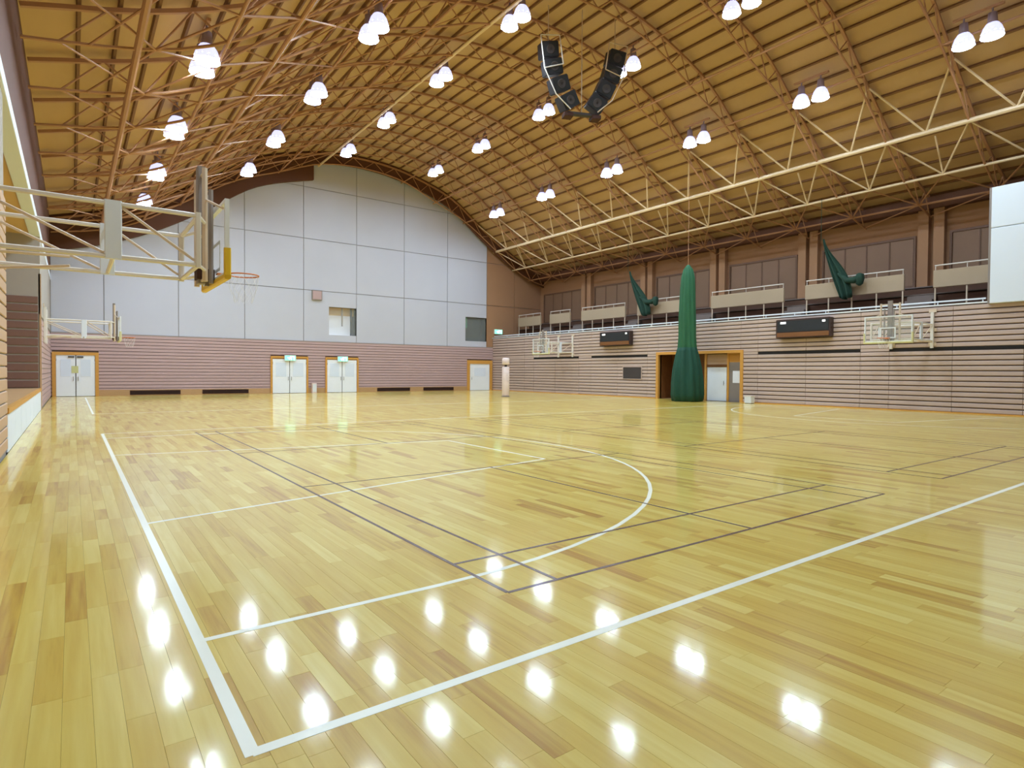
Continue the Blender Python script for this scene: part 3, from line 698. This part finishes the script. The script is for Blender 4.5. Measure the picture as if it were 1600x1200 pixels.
# ================================================================== BASKETBALL HOOPS
def hoop(loc, rz, W, label, pad, simple=False):
    """wall-hung hoop; local +x leaves the wall, z is height above the floor"""
    t = empty('basketball_hoop', loc, rz, label, 'basketball hoop', 'wall-hung basketball hoops')
    xe = W-0.36
    for s in (-0.78, 0.78):
        wbk = MB().cbox(0.0, 0.10, s-0.06, s+0.06, 2.7, 4.2, 0.01, 'z').build('wall_post', 'steel_white', t)
        for z in (2.8, 3.4, 4.2): B('wall_plate', 'cream_steel', wbk, 0.0, 0.03, s-0.14, s+0.14, z, z+0.14)
        strut('upper_arm', (0.1, s, 3.70), (xe, s, 3.70), 0.032, 'steel_white', t)
        strut('lower_arm', (0.1, s, 3.02), (xe, s, 3.02), 0.032, 'steel_white', t)
        xm = 0.1+(xe-0.1)*0.57
        MB().cbox(xm-0.095, xm+0.095, s-0.03, s+0.03, 2.99, 3.74, 0.01, 'z').build('centre_plate', 'white_panel', t)
        strut('diagonal_brace', (0.12, s, 3.62), (xm-0.1, s, 3.06), 0.02, 'cream_steel', t)
        strut('diagonal_brace', (xm+0.1, s, 3.66), (xe-0.05, s, 3.08), 0.02, 'cream_steel', t)
        MB().cbox(xe-0.04, xe+0.03, s-0.035, s+0.035, 2.98, 3.74, 0.01, 'z').build('end_post', 'steel_white', t)
        strut('side_stay', (0.1, s*1.0, 2.95), (0.95, s*0.55, 3.02), 0.018, 'cream_steel', t)
        strut('guide_post', (xe+0.15, s*0.45, 2.86), (xe+0.15, s*0.45, 4.5), 0.04, 'cream_steel', t)
        strut('guide_post', (xe+0.26, s*0.22, 2.86), (xe+0.26, s*0.22, 4.25), 0.035, 'grey', t)
        strut('link_bar', (xe, s, 3.70), (xe+0.15, s*0.45, 3.70), 0.025, 'steel_white', t)
        strut('link_bar', (xe, s, 3.02), (xe+0.15, s*0.45, 3.02), 0.025, 'steel_white', t)
        strut('board_stay', (xe+0.15, s*0.45, 4.05), (W-0.03, s, 3.85), 0.018, 'cream_steel', t)
    for z in (3.02, 3.70):
        strut('cross_member', (xe, -0.78, z), (xe, 0.78, z), 0.03, 'steel_white', t)
        strut('cross_member', (0.1+(xe-0.1)*0.57, -0.78, z), (0.1+(xe-0.1)*0.57, 0.78, z), 0.026, 'steel_white', t)
        strut('cross_member', (0.06, -0.78, z), (0.06, 0.78, z), 0.03, 'steel_white', t)
    for z in (2.9, 3.55, 4.45): strut('mast_rung', (xe+0.15, -0.35, z), (xe+0.15, 0.35, z), 0.022, 'cream_steel', t)
    MB().cbox(xe+0.10, xe+0.2, -0.09, 0.09, 2.86, 4.6, 0.01, 'z').build('mast', 'grey', t)
    MB().cbox(xe+0.08, W-0.04, -0.12, 0.12, 2.92, 3.08, 0.01, 'x').build('rim_carrier', 'vent_dark', t)
    z0, z1 = 2.9, 3.97
    bb = MB().box(W-0.02, W+0.0, -0.88, 0.88, z0+0.03, z1-0.03).build('backboard', 'glass', t)
    f = MB(); f.box(W-0.045, W+0.012, -0.9, -0.85, z0, z1).box(W-0.045, W+0.012, 0.85, 0.9, z0, z1).box(W-0.045, W+0.012, -0.85, 0.85, z1-0.05, z1).box(W-0.045, W+0.012, -0.85, 0.85, z0, z0+0.05)
    f.build('board_frame', 'white_paint', bb)
    f = MB(); x0, x1 = W+0.001, W+0.006
    f.box(x0, x1, -0.295, -0.245, 3.05, 3.5).box(x0, x1, 0.245, 0.295, 3.05, 3.5).box(x0, x1, -0.245, 0.245, 3.45, 3.5).box(x0, x1, -0.245, 0.245, 3.05, 3.1)
    f.build('target_square', 'white_paint', bb)
    f = MB(); f.cbox(W-0.06, W+0.03, -0.92, 0.92, z0-0.06, z0+0.03, 0.02, 'y'); f.cbox(W-0.06, W+0.03, -0.93, -0.86, z0, z0+0.38, 0.015, 'z'); f.cbox(W-0.06, W+0.03, 0.86, 0.93, z0, z0+0.38, 0.015, 'z')
    f.build('edge_pad', pad, bb)
    rim = MB().torus((W+0.385, 0, 3.05), 0.225, 0.011, 24, 6).box(W+0.005, W+0.17, -0.06, 0.06, 3.02, 3.045).build('rim', 'orange', t)
    nt = MB(); K = 10
    rr = lambda v: 0.225-0.10*v+0.02*math.sin(v*PI)
    for k in range(K):
        for d in (1, -1):
            nt.sweep([(W+0.385+rr(v/4)*math.cos(2*PI*(k+d*v*0.5)/K), rr(v/4)*math.sin(2*PI*(k+d*v*0.5)/K), 3.04-0.42*v/4) for v in range(5)], 0.0016, 4)
    tag(nt.build('net', 'net_white', rim), kind='stuff')
    return t
hoop((XL, 7.5, 0), 0, 1.2-XL, 'wall-hung basketball hoop with yellow pad above the near left stage wall', 'yellow')
hoop((XL, 30.5, 0), 0, 1.2-XL, 'distant basketball hoop above the white double doors at far left', 'pale_pad')
hoop((XR-0.04, 8.1, 0), PI, XR-0.04-26.3, 'basketball hoop on the right wall below the rail, nearest the white panel', 'pale_pad')
hoop((XR-0.04, 30.6, 0), PI, XR-0.04-26.3, 'basketball hoop on the right wall near the far corner', 'pale_pad')

# ================================================================== GREEN NETS
nb = empty('divider_net', (27.15, 18.65, 0), 0, 'tall green divider net gathered into a bundle in front of the right wall entrance', 'net')
fold = lambda t, z: 1+0.08*math.sin(11*t+z*0.35)+0.05*math.sin(5*t-0.6*z)
MB().lathe([(0.78, 0.02), (0.85, 0.4), (0.84, 1.0), (0.78, 1.7), (0.68, 2.3), (0.56, 2.8), (0.50, 3.0)], n=72, fold=fold).build('gathered_hem', 'green_low', nb, True)
MB().lathe([(0.48, 2.6), (0.50, 3.0), (0.45, 3.6), (0.44, 4.6), (0.41, 5.4), (0.38, 6.2), (0.34, 6.9), (0.24, 7.35), (0.07, 7.6)], n=72, fold=fold).build('hanging_net', 'green', nb, True)
strut('suspension_rope', (0, 0, 7.5), (0, 0, top_z(27.15)), 0.012, 'truss', nb)
def swag(label, y, z0, w):
    """a net falling from a hook in a folded triangle, one corner gathered into a bundle on the parapet"""
    t = empty('draped_net', (30.55, y, z0), 0, label, 'net', 'dark nets draped over the gallery')
    n, k = 16, 18; vs = []; fs = []
    for side in (0, 1):
        for i in range(n+1):
            v = i/n; zl = 3.2-3.1*v; yl = -w*(0.04+0.46*v**1.3); yr = -w*(0.08+0.92*v**1.1)*(1-0.2*v**4); zr = 3.2-2.3*v**0.75-0.75*v**4
            for c in range(k+1):
                u = c/k; f = (0.05+0.09*v)*math.sin(u*PI*5)*min(1, 3*v+0.2)
                vs.append((f+(0.03 if side else 0), yl+(yr-yl)*u, zl+(zr-zl)*u-0.12*math.sin(PI*u)*v))
    m_ = (n+1)*(k+1)
    for i in range(n):
        for c in range(k):
            q = i*(k+1)+c; fs += [(q, q+1, q+k+2, q+k+1), (m_+q, m_+q+k+1, m_+q+k+2, m_+q+1)]
        fs += [(i*(k+1), (i+1)*(k+1), m_+(i+1)*(k+1), m_+i*(k+1)), (i*(k+1)+k, m_+i*(k+1)+k, m_+(i+1)*(k+1)+k, (i+1)*(k+1)+k)]
    fs += [(n*(k+1)+c, n*(k+1)+c+1, m_+n*(k+1)+c+1, m_+n*(k+1)+c) for c in range(k)]
    MB().add(vs, fs).build('net_sheet', 'green_dark', t, True)
    MB().sweep([(0, -w*0.45, 1.35), (0, -w*0.66, 0.95), (0, -w*0.85, 0.92), (0, -w*0.97, 1.05)], [0.07, 0.15, 0.17, 0.15], 10).build('net_swag', 'green_dark', t, True)
    MB().lathe([(0.05, -0.36), (0.15, -0.26), (0.19, 0), (0.16, 0.2), (0.04, 0.26)], (0, -w*0.98, 0.98), 18, lambda a, z: 1+0.16*math.sin(5*a+4*z)).build('net_bundle', 'green_dark', t, True)
    strut('hook_rope', (0, 0, 3.15), (0, 0, low_z(30.55)-z0), 0.015, 'green_dark', t)
swag('dark green net draped over the gallery right of the tall green net', 13.0, 5.3, 1.95)
swag('dark green net draped over the gallery left of the tall green net', 26.3, 5.4, 2.5)

# ================================================================== SMALL THINGS ON THE FLOOR
vp = empty('padded_post', (21.6, 28.3, 0), 0, 'pale padded post standing by the far right corner', 'post')
MB().lathe([(0.3, 0), (0.3, 0.03), (0.1, 0.05), (0.06, 0.06)], n=20).build('base', 'grey', vp)
MB().lathe([(0.21, 0.05), (0.235, 0.1), (0.235, 1.86), (0.21, 1.9)], n=20).build('pad', 'post_pink', vp, True)
MB().lathe([(0.08, 1.88), (0.08, 2.06)], n=14).build('pole', 'grey_dark', vp)
MB().lathe([(0.2, 2.04), (0.235, 2.08), (0.235, 2.4), (0.19, 2.46)], n=20).build('pad_cap', 'post_pink', vp, True)
fb = empty('floor_box', (28.2, 15.45, 0), 0, 'small white box on the floor right of the wall entrance', 'box')
MB().cbox(-0.17, 0.17, -0.2, 0.2, 0.03, 0.36, 0.02, 'z').build('body', 'white_paint', fb)
B('lid', 'steel_white', fb, -0.18, 0.18, -0.21, 0.21, 0.36, 0.4)
B('foot', 'grey', fb, -0.14, 0.14, -0.17, 0.17, 0, 0.03)
fe = empty('floor_box', (13.25, YF-0.2, 0), 0, 'small pale box standing between the two exit doors', 'box')
MB().cbox(-0.16, 0.16, -0.12, 0.12, 0.0, 0.7, 0.02, 'z').build('body', 'post_pink', fe)
B('front_door', 'white_paint', fe, -0.13, 0.13, -0.135, -0.12, 0.08, 0.62)
